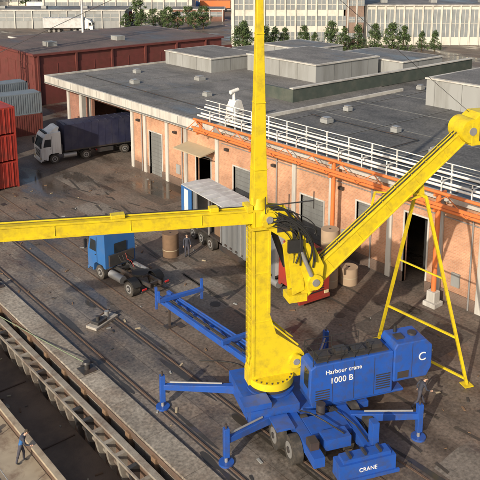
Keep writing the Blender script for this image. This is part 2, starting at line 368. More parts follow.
m.box(XW-1.15,XW-.9,47.0,YE+.2,6.35,7.35,LCONC); m.box(XW-.9,62,YE,YE+.2,6.35,7.35,LCONC)
m.box(XW-1.2,XW-1.15,47.0,YE+.2,6.42,6.55,ROOFTRIM)
m.box(XW-.9,XW-.0,47.0,YE,6.3,6.42,CONC)
m.box(XW-.5,XW-.3,6,47,6.75,7.3,LCONC)
m.box(XW-1.15,62,46.75,47.0,6.5,7.4,LCONC)
for y in range(49,79,3): m.box(XW-1.165,XW-1.152,y,y+.04,6.6,7.3,ROOFTRIM)
m.obj('fascia',parent=W,bevel=.02)
def monitor(x0,x1,y0,y1,h,zb=7.1,mt=GREYP):
    m=MB(); m.box(x0,x1,y0,y1,zb,zb+h,mt); m.box(x0-.12,x1+.12,y0-.12,y1+.12,zb+h,zb+h+.14,LCONC); m.box(x0+.3,x1-.3,y0+.3,y1-.3,zb+h+.14,zb+h+.17,ROOFL)
    y=y0+3
    while y<y1: m.box(x0-.02,x0-.001,y,y+.04,zb,zb+h,ROOFTRIM); y+=3
    x=x0+3
    while x<x1: m.box(x,x+.04,y0-.02,y0-.001,zb,zb+h,ROOFTRIM); x+=3
    m.obj('roof_monitor',parent=W)
monitor(58,69,56,68,2.0); monitor(53,61,69,79,1.7); monitor(58,68,28,41,2.6); monitor(76,90,33,46,2.4); monitor(70,78,70,79,1.2); monitor(70,78,53,64,1.5)
monitor(74,90,14,28,2.2)
m=MB(); m.box(48.5,80,49.9,50.2,7.1,8.5,GREENP); m.box(48.4,80.1,49.8,50.3,8.5,8.62,LCONC); m.box(48.5,48.8,50.2,56,7.1,8.4,GREENP)
m.obj('roof_parapet',parent=W)
m=MB()
for x,y in ((44,30),(47,36),(45,42),(52,24),(50,44),(42,20),(54,33),(64,46),(70,43),(44,58),(49,66),(46,75),(42,69),(51,58)):
    zz=7.15; s=random.uniform(.3,.55); m.box(x-s,x+s,y-s,y+s,zz,zz+.35,GREYP); m.box(x-s*.8,x+s*.8,y-s*.8,y+s*.8,zz+.35,zz+.5,STEEL)
m.tube([(40,12,7.25),(40,33,7.25),(46,33,7.25),(46,45,7.25)],.05,DSTEEL); m.tube([(40,50,7.3),(40,77,7.3)],.05,DSTEEL)
m.obj('roof_vents',parent=W,bevel=.02)
m=MB()
for y in (52.9,59.9,39.9,30.2,22.3): m.cyl((XW-.1,y,0),(XW-.1,y,6.3),.06,STEEL,n=8)
for z in (5.6,5.9): m.cyl((XW-.08,8,z),(XW-.08,47,z),.04,STEEL,n=6)
for y in (12.5,20,33,40.2,46.2,54,60.5): m.box(XW-.3,XW-.02,y-.2,y+.2,5.1,5.3,DSTEEL)
for y in (23.3,32.6,38.6,53.6): m.box(XW-.12,XW-.01,y-.3,y+.3,1.2,2.1,GREYP)
m.obj('downpipes',parent=W)

P=empty('pipe_rack')
m=MB(); XP=36.0
for y in (7,15.5,24.1,32.8,41.4,48.4):
    m.cyl((XP,y,0 if y<46 else 6.4),(XP,y,7.6),.16,ORANGE)
    m.box(XP-.5,XP+.7,y-.07,y+.07,6.35,6.5,ORANGE); m.box(XP-.5,XP+.7,y-.07,y+.07,7.35,7.5,ORANGE)
for z,dx in ((6.62,-.35),(6.62,.2),(7.62,-.35)): m.cyl((XP+dx,4,z),(XP+dx,49,z),.11,ORANGE,n=10)
m.box(XP-.6,XP-.5,4,49,6.85,7.05,ORANGE)
y=5
while y<48:
    m.beam((XP-.55,y,6.6),(XP-.55,y+1.4,7.6),.05,.05,ORANGE); m.beam((XP-.55,y+1.4,7.6),(XP-.55,y+2.8,6.6),.05,.05,ORANGE); y+=2.8
m.obj('orange_pipes',parent=P)
m=MB()
for y in (7,15.5,24.1,32.8,41.4): m.box(XP-.3,XP+.3,y-.3,y+.3,.3,1.0,LCONC) ; m.box(XP-.45,XP+.45,y-.45,y+.45,0,.3,LCONC)
m.obj('footings',parent=P,bevel=.03)
m=MB()
for z,dx in ((7.9,.1),(8.0,.5),(8.5,.9)): m.cyl((XP+dx,4,z),(XP+dx,49,z),.09,WHITE,n=8)
y=5
while y<49:
    m.box(XP+.95,XP+1.03,y,y+.08,7.1,9.1,WHITE); m.box(XP-.1,XP-.04,y,y+.06,7.6,8.6,WHITE); m.box(XP-.1,XP+1,y,y+.06,8.25,8.32,WHITE); y+=2.1
for z in (8.7,9.1): m.box(XP+.97,XP+1.01,4,49,z,z+.05,WHITE)
m.box(XP-.09,XP-.05,4,49,8.55,8.6,WHITE)
m.obj('white_pipes',parent=P)
m=MB(); m.box(-.6,.6,-.5,.5,0,1.2,WHITE); m.prism([(-.6,1.2),(.6,1.2),(.35,1.9),(-.25,1.9)],-.45,.45,WHITE); m.cyl((-.1,0,1.9),(-.1,0,2.6),.14,WHITE); m.cyl((-.5,0,2.6),(.35,0,2.75),.18,WHITE); m.cyl((-.9,-.3,.9),(-.6,-.3,.9),.16,STEEL); m.box(-.8,.8,-.6,.6,-.12,0,STEEL)
for z in (.3,.5,.7,.9): m.box(-.61,-.6,-.35,.35,z,z+.06,DSTEEL); m.box(-.4,.4,-.512,-.5,z,z+.06,DSTEEL)
m.obj('rooftop_ventilation_unit',(38.0,46.2,7.55),bevel=.03)

# ------------------------------------------------------------------ wheels/trucks
def wheel(m,x,y,z,r,w,side=1):
    m.cyl((x,y-w/2,z),(x,y+w/2,z),r,TYRE,n=24)
    for sgn in (-1,1):
        yo=y+sgn*(w/2); m.cyl((x,yo-.001*sgn,z),(x,yo+sgn*.012,z),r*.60,STEEL,n=20); m.cyl((x,yo,z),(x,yo+sgn*.03,z),r*.42,DSTEEL,n=16); m.cyl((x,yo,z),(x,yo+sgn*.07,z),r*.2,STEEL,n=12)
def cab(m,paint,x0=0,h=3.3):
    W2=1.22
    m.prism([(x0,.45),(x0+.03,1.75),(x0-.32,h-.35),(x0-.6,h),(x0-2.1,h+.08),(x0-2.15,.95),(x0-1.95,.95),(x0-1.8,1.12),(x0-1.0,1.12),(x0-.75,.95),(x0-.7,.45)],-W2,W2,paint)
    def wp(x,z): return x0+.03-(z-1.75)*.35/(h-.35-1.75)+.012
    a,b=1.85,h-.45
    m.add([(wp(0,a),-1.1,a),(wp(0,a),1.1,a),(wp(0,b),1.03,b),(wp(0,b),-1.03,b)],[(0,1,2,3)],GLASS)
    for s in(-1,1):
        yy=s*(W2+.006)
        m.quad([(x0-.22,yy,1.9),(x0-1.05,yy,1.9),(x0-1.05,yy,h-.6),(x0-.42,yy,h-.6)],GLASS)
        m.box(x0-1.16,x0-1.13,yy-.01,yy+.01,.95,h-.3,BLK); m.box(x0-1.05,x0-.9,yy-.03,yy+.03,1.65,1.7,BLK)
        m.box(x0+.02,x0+.14,s*1.35-.1,s*1.35+.1,1.9,2.55,BLK); m.beam((x0-.1,s*1.2,2.6),(x0+.08,s*1.35,2.5),.04,.04,BLK)
        m.box(x0+.02,x0+.08,s*.98-.16,s*.98+.16,.62,.82,YELL)
        m.box(x0-.55,x0-.2,s*1.2-.06,s*1.2+.06,.5,.58,DSTEEL)
    m.box(x0-.02,x0+.1,-1.22,1.22,.35,.58,paint); 
    for i in range(5): m.box(x0+.02,x0+.05,-.75,.75,.85+i*.16,.93+i*.16,BLK)
    m.box(x0-.75,x0-.5,-1.0,1.0,h,h+.12,BLK)
    m.prism([(x0-.9,h+.03),(x0-1.9,h+.06),(x0-2.05,h+.55),(x0-1.75,h+.55)],-.95,.95,paint)
    m.box(x0-2.17,x0-2.155,-.5,.5,1.9,2.6,GLASS)
def tractor(m,paint):
    cab(m,paint)
    for s in(-1,1): m.box(-6.1,-.9,s*.42-.05,s*.42+.05,.75,1.0,DSTEEL)
    for x in (-2.6,-3.9,-5.8): m.box(x-.06,x+.06,-.37,.37,.78,.96,DSTEEL)
    m.cyl((-4.4,0,1.02),(-4.4,0,1.18),.55,BLK,n=18); m.box(-5.0,-4.4,-.22,.22,1.0,1.16,DSTEEL)
    for s in(-1,1):
        wheel(m,-1.4,s*1.03,.5,.5,.3); wheel(m,-4.8,s*.95,.5,.5,.55)
        pr=[(-4.8+.6*math.cos(t),.5+.6*math.sin(t)) for t in [rad(a) for a in range(20,161,20)]]
        pr+= [(-4.8+.64*math.cos(t),.5+.64*math.sin(t)) for t in [rad(a) for a in range(160,19,-20)]]
        m.prism(pr,s*.95-.3,s*.95+.3,BLK)
        m.cyl((-2.4,s*.95,.68),(-3.8,s*.95,.68),.27,STEEL,n=14)
        m.box(-6.12,-6.04,s*.9-.16,s*.9+.16,.76,.86,REDL)
    m.box(-6.1,-6.02,-1.15,1.15,.65,.72,DSTEEL); m.box(-2.35,-2.2,-1.0,1.0,1.1,1.9,DSTEEL)
    for y in (-.3,0,.3): m.tube([(-2.3,y,1.8),(-2.6,y*.8,1.4),(-3.2,y*.5,1.5),(-3.6,y*.3,1.2)],.02,RED if y<0 else BLK,n=5)
def trailer(m,x1,L,side,top,style='curtain'):
    x0=x1-L; 
    m.box(x0,x1,-1.25,1.25,1.15,1.3,DSTEEL)
    for s in(-1,1): m.box(x0+.1,x1-1,s*.45-.06,s*.45+.06,.85,1.15,DSTEEL)
    for i in range(3):
        for s in(-1,1): wheel(m,x0+1.6+i*1.32,s*1.0,.5,.5,.4)
    for s in(-1,1):
        m.box(x1-3.0,x1-2.85,s*.6-.07,s*.6+.07,.1,1.15,STEEL); m.box(x0+5.6,x1-3.6,s*1.2-.02,s*1.2+.02,.55,1.0,DSTEEL)
    m.box(x0,x0+.05,-1.25,1.25,1.3,4.0,top); m.box(x1-.05,x1,-1.25,1.25,1.3,4.0,top)
    m.prism([(-1.27,3.95),(-1.27,4.02),(0,4.09),(1.27,4.02),(1.27,3.95)],x0-.02,x1+.02,top,plane='yz')
    for x in [x0+.8+k*.9 for k in range(int(L/.9))]: m.box(x,x+.04,-1.2,1.2,4.04,4.095,top)
    return x0
m=MB(); tractor(m,TBLUE); m.obj('blue_truck_tractor',(22.75,42.3,0),rad(94),bevel=.02)
T=empty('curtain_side_truck',(30.2,28.9,0),rad(-90-7))
m=MB(); tractor(m,RED); m.obj('tractor_unit',parent=T,bevel=.02)
m=MB(); x1=-2.5; x0=trailer(m,x1,12.6,CURT,TARP)
for s in (1,-1):
    x=x0+1.7 if s<0 else x0+.3
    while x<x1-.1:
        if s<0 and (x0+2.4<x<x0+5.9): x+=.12; continue
        yy=s*(1.25+.035*math.sin(x*9)); y2=s*(1.25+.035*math.sin((x+.12)*9))
        m.quad([(x,yy,1.05),(x+.12,y2,1.05),(x+.12,y2,3.95),(x,yy,3.95)],CURT); x+=.12
m.box(x0,x0+1.6,-1.3,-1.22,1.1,3.95,TBLUE)
m.box(x0+.5,x0+1.1,-1.31,-1.3,1.3,3.8,WHITE)
for x in (x0+2.3,x0+4.2,x0+5.9,x0+8.6): m.box(x-.05,x+.05,-1.3,-1.2,1.2,3.95,STEEL)
m.box(x0+2.6,x0+4.0,-.9,.9,1.3,2.6,DARKIN); m.box(x0+4.4,x0+5.6,-.9,.9,1.3,2.2,WOODB)
m.obj('trailer',parent=T)
T=empty('navy_lorry',(30.1,69.2,0),rad(172))
m=MB(); tractor(m,WHITE); m.obj('tractor_unit',parent=T,bevel=.02)
m=MB(); x0=trailer(m,-2.5,11,NAVY,NAVY,'box'); m.box(x0+.05,-2.55,-1.26,-1.22,1.3,3.95,NAVY); m.box(x0+.05,-2.55,1.22,1.26,1.3,3.95,NAVY)
for k in range(14): m.box(x0+.4+k*.76,x0+.44+k*.76,1.26,1.275,1.3,3.9,NAVY)
m.obj('trailer',parent=T)

def container(x,y,z,rz,L,mt,name='shipping_container'):
    m=MB(); w=2.44; h=2.59
    m.box(0,L,0,w,.12,h-.03,mt)
    for a in (0,L-.16):
        for b in (-.03,w-.13): m.box(a-.03,a+.19,b,b+.16,0,h,mt)
    for b in (-.03,w-.11): m.box(0,L,b,b+.14,0,.16,mt); m.box(0,L,b,b+.14,h-.14,h,mt)
    k=.3
    while k<L-.3:
        m.box(k,k+.14,-.035,0,.16,h-.14,mt); m.box(k,k+.14,w,w+.035,.16,h-.14,mt); k+=.28
    k=.2
    while k<w-.2: m.box(-.03,0,k,k+.12,.16,h-.14,mt); m.box(L,L+.03,k,k+.12,.16,h-.14,mt); k+=.26
    for b in(.5,1.0,1.45,1.95): m.cyl((-.07,b,.1),(-.07,b,h-.1),.025,mt,n=6)
    return m.obj(name,(x,y,z),rz)
GB=mat('grey_blue_paint',(.14,.17,.2),.5,dirt=(.1,.1,.1))
for i in range(3): container(25.4,63.2,i*2.6,rad(90),6.06,RED)
for i in range(3): container(22.8,62.8,i*2.6,rad(90),6.06,RED if i!=1 else MAROON)
for i in range(2): container(29.8,81.0,i*2.6,rad(-4),6.06,MAROON if i==0 else GB)
for i in range(2): container(31.5,88.5,i*2.6,rad(0),6.06,GB)
container(25.0,86,0,0,6.06,GB); container(25.0,86,2.6,0,6.06,MAROON)
for i in range(2): container(24.6,72,i*2.6,rad(90),12.2,MAROON if i else RED)
for j in range(3):
    for i in range(2): container(24+j*3.2,100+ (j%2)*1.5,i*2.6,rad(90),12.2,GB if (i+j)%3 else MAROON)
m=MB()
for dx,dy in((0,0),(1.8,0),(0,1.8),(1.8,1.8)): m.box(dx-.15,dx+.15,dy-.15,dy+.15,0,30,MAROON)
for z in range(0,30,3):
    m.beam((0,0,z),(1.8,0,z+3),.12,.12,MAROON); m.beam((0,1.8,z),(0,0,z+3),.12,.12,MAROON); m.beam((0,0,z),(1.8,0,z),.12,.12,MAROON); m.beam((0,0,z),(0,1.8,z),.12,.12,MAROON)
m.obj('portal_crane_leg',(34.0,96.0,0))
m=MB()
for i in range(9): 
    m.box(0,1.2,0,1.0,i*.15,i*.15+.03,WOODB)
    for b in(0,.45,.9): m.box(0,1.2,b,b+.1,i*.15+.03,i*.15+.13,WOODB)
    m.box(0,1.2,0,1.0,i*.15+.13,i*.15+.148,TAN)
m.obj('pallet_stack',(34.5,75,0))

def rolls(x,y,n,r=.62,h=1.35,mt=ROLL,name='paper_roll_stack'):
    m=MB()
    for i in range(n):
        ox=random.uniform(-.04,.04); m.cyl((ox,0,i*h),(ox,0,i*h+h-.03),r,mt,n=28); m.cyl((ox,0,i*h+h-.03),(ox,0,i*h+h-.025),.08,DARKIN,n=12); m.cyl((ox,0,i*h+.5),(ox,0,i*h+.56),r+.004,TAN,n=28)
    m.obj(name,(x,y,0),bevel=.02)
rolls(27.6,41.0,1,.6,1.8,WOODB,'brown_drum'); rolls(33.0,30.2,3,.6,1.35); rolls(34.4,31.3,2,.6,1.35); rolls(34.3,29.6,1,.6,1.2)

# ------------------------------------------------------------------ people
def person(name,loc,rz,pose,jack=JACK,trou=TROU,vest=None):
    J=pose
    names=['pelvis','waist','chest','neck','headb','shL','elL','wrL','haL','shR','elR','wrR','haR','hiL','knL','anL','toL','hiR','knR','anR','toR']
    R={'pelvis':.15,'waist':.13,'chest':.155,'neck':.06,'headb':.06,'sh':.07,'el':.05,'wr':.035,'ha':.035,'hi':.095,'kn':.065,'an':.048,'to':.04}
    ed=[('pelvis','waist'),('waist','chest'),('chest','neck'),('neck','headb')]
    for s in 'LR': ed+=[('chest','sh'+s),('sh'+s,'el'+s),('el'+s,'wr'+s),('wr'+s,'ha'+s),('pelvis','hi'+s),('hi'+s,'kn'+s),('kn'+s,'an'+s),('an'+s,'to'+s)]
    me=bpy.data.meshes.new('tmp'); me.from_pydata([J[n] for n in names],[(names.index(a),names.index(b)) for a,b in ed],[])
    o=bpy.data.objects.new('tmp',me); scene.collection.objects.link(o)
    o.modifiers.new('s','SKIN'); 
    for i,n in enumerate(names):
        r=R.get(n,R.get(n[:2],.05)); k=me.skin_vertices[0].data[i]; k.radius=(r,r*.8 if n in('chest','waist') else r); k.use_root=(n=='pelvis')
    sb=o.modifiers.new('u','SUBSURF'); sb.levels=2
    dg=bpy.context.evaluated_depsgraph_get(); em=o.evaluated_get(dg).to_mesh()
    vs=[v.co.copy() for v in em.vertices]; fs=[list(p.vertices) for p in em.polygons]
    o.evaluated_get(dg).to_mesh_clear(); bpy.data.objects.remove(o)
    def dist(p,a,b):
        a=Vector(a);b=Vector(b);t=max(0,min(1,(p-a).dot(b-a)/max(1e-6,(b-a).length_squared))); return (p-(a+(b-a)*t)).length
    segs=[]
    for a,b in ed:
        k=jack
        if a=='neck': k=SKIN
        if b[:2]=='ha': k=SKIN
        if a[:2] in('hi','kn') or b[:2]=='hi': k=trou
        if b[:2]=='to': k=SHOE
        if vest and (a,b) in(('waist','chest'),('pelvis','waist')): k=vest
        segs.append((a,b,k))
    m=MB()
    base=len(m.v); m.v+=[tuple(v) for v in vs]
    for f in fs:
        c=sum((vs[i] for i in f),Vector())/len(f)
        k=min(segs,key=lambda s:dist(c,J[s[0]],J[s[1]]))[2]
        m.f.append([base+i for i in f]); m.m.append(m.mi(k)); m.sm.append(True)
    hb=Vector(J['headb']); fw=Vector(J.get('face',(0,-1,0))).normalized(); up=(hb-Vector(J['neck'])).normalized(); c=hb+up*.09
    m.ell(c,(.078,.095,.118),SKIN); m.ell(c-fw*.015+up*.03,(.084,.1,.1),HAIR)
    m.ell(c+fw*.1-up*.01,(.013,.02,.02),SKIN,8,6)
    sd=fw.cross(up).normalized()
    for s in(-1,1): m.ell(c+fw*.085+sd*.032*s+up*.012,(.011,.011,.009),BLK,8,6); m.ell(c+sd*.082*s,(.015,.02,.03),SKIN,8,6)
    m.ell(c+fw*.088-up*.05,(.025,.008,.007),MAROON,8,6)
    for s in 'LR':
        w=Vector(J['wr'+s]);h=Vector(J['ha'+s]); d=(h-w).normalized(); sd2=d.cross(Vector((1,0,0))); sd2=sd2.normalized() if sd2.length>.1 else Vector((0,1,0)); n2=d.cross(sd2)
        for i,l in enumerate((.07,.08,.075,.06)):
            b=h+sd2*(i-1.5)*.02; q=b+d*l*.6; e=q+(d+n2*.6).normalized()*l*.5
            m.cyl(b,q,.010,SKIN,.009,6); m.cyl(q,e,.009,SKIN,.007,6)
        b=w.lerp(h,.4); q=b+(sd2*-1+d*.6).normalized()*.05; m.cyl(b,q,.012,SKIN,.01,6); m.cyl(q,q+(d-sd2*.2).normalized()*.035,.01,SKIN,.008,6)
    return m.obj(name,loc,rz)
stand=dict(pelvis=(0,0,.95),waist=(0,0,1.1),chest=(0,0,1.32),neck=(0,0,1.48),headb=(0,-.01,1.56),
 shL=(.19,0,1.42),elL=(.25,.02,1.14),wrL=(.27,-.06,.9),haL=(.27,-.08,.83),shR=(-.19,0,1.42),elR=(-.25,.02,1.14),wrR=(-.25,-.1,.92),haR=(-.25,-.13,.85),
 hiL=(.1,0,.88),knL=(.12,-.01,.49),anL=(.13,.02,.08),toL=(.14,-.14,.04),hiR=(-.1,0,.88),knR=(-.12,-.01,.49),anR=(-.13,.02,.08),toR=(-.14,-.14,.04))
walk=dict(stand,waist=(0,-.05,1.08),chest=(0,-.16,1.28),neck=(0,-.24,1.42),headb=(0,-.28,1.49),shL=(.19,-.17,1.37),elL=(.24,.02,1.13),wrL=(.25,.0,.9),haL=(.25,-.02,.83),
 shR=(-.19,-.17,1.37),elR=(-.25,-.25,1.1),wrR=(-.22,-.45,1.0),haR=(-.21,-.52,.99),
 hiL=(.1,0,.87),knL=(.11,-.2,.52),anL=(.11,-.36,.1),toL=(.12,-.5,.06),hiR=(-.1,0,.87),knR=(-.11,.1,.48),anR=(-.11,.42,.16),toR=(-.12,.34,.04))
person('worker_standing',(28.35,40.0,0),rad(-30),stand)
person('worker_walking',(26.75,18.35,0),rad(60),walk)
person('bargeman',(10.5,28.0,-.7),rad(60),dict(walk,anR=(-.11,.2,.1),toR=(-.12,.06,.04),anL=(.11,-.1,.1),toL=(.12,-.24,.04),knL=(.11,-.12,.5)),vest=TBLUE)

# ------------------------------------------------------------------ main crane
AN=-22
C=empty('harbour_crane',(20.4,22.7,0),rad(AN))
ca,sa=math.cos(rad(AN)),math.sin(rad(AN))
def Lc(x,y,z=0):
    dx,dy=x-20.4,y-22.7; return (ca*dx+sa*dy,-sa*dx+ca*dy,z)
TA=-.66; TB=.16; TY=.34; TM_=-.3
m=MB()
m.prism([(TA,2.1),(TA,10.7),(TB,10.7),(TB,5.6),(.5,4.5),(1.75,3.5),(2.15,2.9),(2.15,2.1)],-TY,TY,YEL)
m.prism([(-.85,2.05),(-.85,2.7),(TA,3.4),(TA,2.05)],-.3,.3,YEL)
m.cyl((.35,0,2.0),(.35,0,2.35),1.1,YEL,n=36)
for i in range(24):
    t=2*math.pi*i/24; m.cyl((.35+1.0*math.cos(t),math.sin(t),2.35),(.35+1.0*math.cos(t),math.sin(t),2.4),.04,DSTEEL,n=6)
for s in(-1,1):
    m.box(TA-.03,TA+.1,s*(TY+.015)-.015,s*(TY+.015)+.015,2.5,10.6,YEL); m.box(TB-.1,TB+.03,s*(TY+.015)-.015,s*(TY+.015)+.015,5.6,10.6,YEL)
    m.cyl((1.45,s*TY,3.0),(1.45,s*(TY+.22),3.0),.34,YEL,n=22); m.cyl((1.45,s*(TY+.22),3.0),(1.45,s*(TY+.26),3.0),.16,STEEL,n=14)
    m.beam((.3,s*(TY+.03),5.0),(1.6,s*(TY+.03),3.75),.05,.08,YEL)
for z in (5.2,7.6): m.box(TA-.015,TB+.015,-TY-.015,TY+.015,z,z+.05,YEL)
m.box(-.8,.4,-.55,.55,9.8,9.9,YEL)
for s in(-1,1): m.cyl((0,s*TY,10.3),(0,s*.66,10.3),.34,YEL,n=22); m.cyl((0,s*.66,10.3),(0,s*.72,10.3),.16,STEEL,n=16)
for y in(-.2,.2): m.cyl((TA-.14,y,2.9),(TA-.14,y,10),.02,YEL,n=6)
z=3.0
while z<10: m.cyl((TA-.14,-.2,z),(TA-.14,.2,z),.014,YEL,n=5); z+=.3
m.obj('tower',parent=C,bevel=.02)
m=MB()
m.cyl((TM_,0,10.7),(TM_,0,11.2),.42,YEL,r2=.36,n=20)
m.beam((TM_,0,10.9),(TM_,0,23.5),.62,.66,YEL,.12,.12)
for z in (12.5,15.5,18.5):
    w=.66-(z-11)*.54/12.5; m.box(TM_-w/2-.02,TM_+w/2+.02,-w/2-.02,w/2+.02,z,z+.05,YEL)
m.cyl((TM_-.12,0,23.4),(TM_+.12,0,23.4),.35,DSTEEL)
m.obj('mast',parent=C,bevel=.015)
m=MB()
z0,z1=10.35,11.6
m.beam((-.4,0,z0),(-26,0,z1),.5,.62,YEL,.5,.56)
for s in(-1,1):
    m.beam((-.4,s*.26,z0+.28),(-26,s*.26,z1+.25),.07,.09,YEL); m.beam((-.4,s*.26,z0-.28),(-26,s*.26,z1-.25),.07,.09,YEL)
x=-3.0
while x>-25:
    z=z0+(z1-z0)*(-x-.5)/25.5
    for s in (-1,1): m.beam((x,s*.258,z-.27),(x,s*.258,z+.27),.05,.02,YEL)
    x-=3.1
m.cyl((-.6,0,z0+.36),(-24,0,z1+.32),.04,YEL,n=6); m.cyl((-.6,.15,z0+.36),(-24,.15,z1+.32),.03,BLK,n=6)
m.obj('counter_boom',parent=C,bevel=.015)
m=MB(); m.box(-6.9,-6.3,-.2,.2,10.95,11.12,YEL); m.box(-2.6,-2.2,-.2,.2,10.75,10.95,YEL); m.box(-.95,-.66,-.35,.35,10.6,10.9,YEL)
m.obj('boom_fittings',parent=C,bevel=.02)
m=MB()
for s in(-1,1):
    m.prism([(-.3,10.0),(-.2,10.75),(1.1,10.5),(1.9,9.4),(2.75,7.7),(2.65,6.6),(2.0,6.45),(1.6,7.7),(1.1,9.0)],s*.5-.05,s*.5+.05,YEL)
    m.prism([(1.0,8.6),(1.5,8.9),(1.75,7.6),(1.9,6.5),(1.3,6.3)],s*.3-.04,s*.3+.04,YEL)
    m.cyl((2.3,s*.46,6.95),(2.3,s*.68,6.95),.38,YEL,n=20); m.cyl((2.3,s*.68,6.95),(2.3,s*.73,6.95),.18,STEEL,n=14)
    m.cyl((1.5,s*.5,9.2),(1.5,s*.62,9.2),.2,YEL,n=16); m.box(.4,1.0,s*.56-.01,s*.56+.01,9.6,10.1,DSTEEL)
m.cyl((1.6,-.46,9.3),(1.6,.46,9.3),.14,STEEL); m.cyl((.9,-.46,10.1),(.9,.46,10.1),.14,STEEL)
p0=Vector((1.7,0,6.4)); p1=Vector((10.6,0,13.6))
m.beam(p0,p1,.6,.84,YEL,.5,.6)
dv=(p1-p0); u=Vector((-dv.z,0,dv.x)).normalized()
for s in(-1,1):
    for hh in(-.39,.39):
        m.beam(p0+u*hh+Vector((0,s*.31,0)),p1+u*hh*.73+Vector((0,s*.26,0)),.05,.08,YEL)
    for t in [i/6 for i in range(1,6)]:
        c=p0+dv*t; hh=.36-.1*t; m.beam(c-u*hh+Vector((0,s*(.305-.05*t),0)),c+u*hh+Vector((0,s*(.305-.05*t),0)),.05,.02,YEL)
m.obj('jib',parent=C,bevel=.02)
m=MB()
m.cyl(p1+Vector((-.25,-.6,-.1)),p1+Vector((-.25,.6,-.1)),.6,YEL,n=26)
m.box(p1.x-.3,p1.x+1.5,-.62,.62,p1.z-.8,p1.z+.35,YEL); m.prism([(p1.x-.3,p1.z+.35),(p1.x+.2,p1.z+.75),(p1.x+1.5,p1.z+.75),(p1.x+1.5,p1.z+.35)],-.58,.58,YEL)
m.cyl(p1+Vector((.6,-.7,-.3)),p1+Vector((.6,.7,-.3)),.3,STEEL); m.cyl(p1+Vector((-.25,-.64,-.1)),p1+Vector((-.25,.64,-.1)),.2,STEEL,n=16)
for k in range(5): m.box(p1.x+.1+k*.25,p1.x+.15+k*.25,-.635,-.62,p1.z-.6,p1.z+.1,DSTEEL)
m.obj('jib_head',parent=C,bevel=.04)
m=MB()
for yy in(-.12,.12): m.tube([p0+u*.47+Vector((0,yy,0)),p1+u*.36+Vector((0,yy,0))],.03,BLK)
for t in [i/12 for i in range(13)]: c=p0+dv*t+u*(.45-.1*t); m.beam(c+Vector((0,-.2,0)),c+Vector((0,.2,0)),.05,.05,YEL)
for k in range(22):
    a=Vector((random.uniform(-.1,.6),-.62+random.uniform(-.1,.1),random.uniform(9.9,10.9))); b=Vector((random.uniform(1.2,2.3),-.62+random.uniform(-.1,.15),random.uniform(7.6,9.4)))
    mid=(a+b)/2+Vector((random.uniform(.3,1.4),-.15,random.uniform(.1,1.3))); pts=[]
    for i in range(11):
        t=i/10; pts.append(a*(1-t)**2+mid*2*t*(1-t)+b*t*t)
    m.tube(pts,random.choice([.025,.035,.045]),BLK)
m.box(.9,1.6,-.75,-.57,8.6,9.2,BLK); m.cyl((1.3,.6,7.4),(.4,.6,9.9),.15,DSTEEL); m.cyl((1.55,-.62,8.6),(2.1,-.62,7.3),.1,STEEL)
m.box(-.2,2.1,-.7,-.66,10.95,11.0,DSTEEL)
for x in(-.2,.9,2.1): m.box(x-.02,x+.02,-.7,-.67,10.6,11.4,DSTEEL)
m.box(1.1,2.0,-.4,.4,5.95,6.3,YEL)
m.obj('hydraulic_hoses',parent=C)
m=MB()
top=Vector(Lc(27.9,19.7,10.4)); fa=Vector(Lc(30.1,23.6,.05)); fb=Vector(Lc(30.2,17.9,.05))
ta=top+Vector((-.0,.45,0)); tb=top+Vector((0,-.45,0))
m.beam(ta,fa,.14,.14,YEL); m.beam(tb,fb,.14,.14,YEL); m.beam(ta,tb,.14,.14,YEL)
m.beam(ta.lerp(fa,.74),tb.lerp(fb,.74),.1,.1,YEL); m.beam(ta.lerp(fa,.42),tb.lerp(fb,.42),.07,.07,YEL); m.beam(ta.lerp(fa,.97),tb.lerp(fb,.97),.1,.1,YEL)
m.box(fa.x-.25,fa.x+.25,fa.y-.25,fa.y+.25,0,.06,YEL); m.box(fb.x-.25,fb.x+.25,fb.y-.25,fb.y+.25,0,.06,YEL)
m.beam(top,p0+dv*.70,.25,.25,YEL)
m.beam(top+Vector((-2.6,.2,-.6)),top+Vector((0,0,-.1)),.1,.1,YEL); m.beam(top+Vector((-2.6,.2,-.6)),top+Vector((-2.4,.2,.3)),.08,.08,YEL); m.beam(top+Vector((-2.4,.2,.3)),top,.06,.06,YEL)
m.obj('a_frame_prop',parent=C)
m=MB()
m.cyl((TM_,0,22.8),(p1.x,.2,p1.z+.7),.012,DSTEEL,n=5); m.cyl((TM_,0,22.8),(-25,.2,11.9),.012,DSTEEL,n=5)
m.obj('stay_cables',parent=C)
# machine house
m=MB()
m.prism([(1.75,1.3),(1.6,1.8),(1.65,3.25),(1.9,3.4),(5.6,3.45),(5.9,3.45),(5.9,1.3)],-1.8,-.6,BLU)
m.prism([(5.902,1.85),(5.902,3.55),(6.05,3.8),(7.6,3.8),(7.95,3.45),(7.95,2.3),(7.7,1.85)],-1.88,-.5,BLU)
m.box(1.2,6.6,-1.7,.9,1.16,1.298,BLU)
m.box(2.4,5.8,-.59,.7,1.3,2.1,BLU)
m.obj('machine_house',parent=C,bevel=.05)
m=MB()
for x in (2.75,3.85,4.9): m.box(x-.01,x+.01,-1.81,-1.802,1.4,3.3,DSTEEL)
for i in range(7): m.box(5.0,5.75,-1.82,-1.802,1.6+i*.12,1.65+i*.12,DSTEEL)
for i in range(5): m.box(1.9,2.6,-1.82,-1.802,1.6+i*.12,1.65+i*.12,DSTEEL)
m.box(6.85,6.87,-1.89,-1.882,1.95,3.7,DSTEEL); m.box(6.1,6.7,-1.892,-1.882,2.0,2.35,DSTEEL)
m.box(2.0,5.7,-1.65,-.7,3.44,3.50,DSTEEL)
for k in range(4): m.box(2.2+k*.9,2.8+k*.9,-1.4,-.9,3.5,3.62+.1*(k%2),DSTEEL)
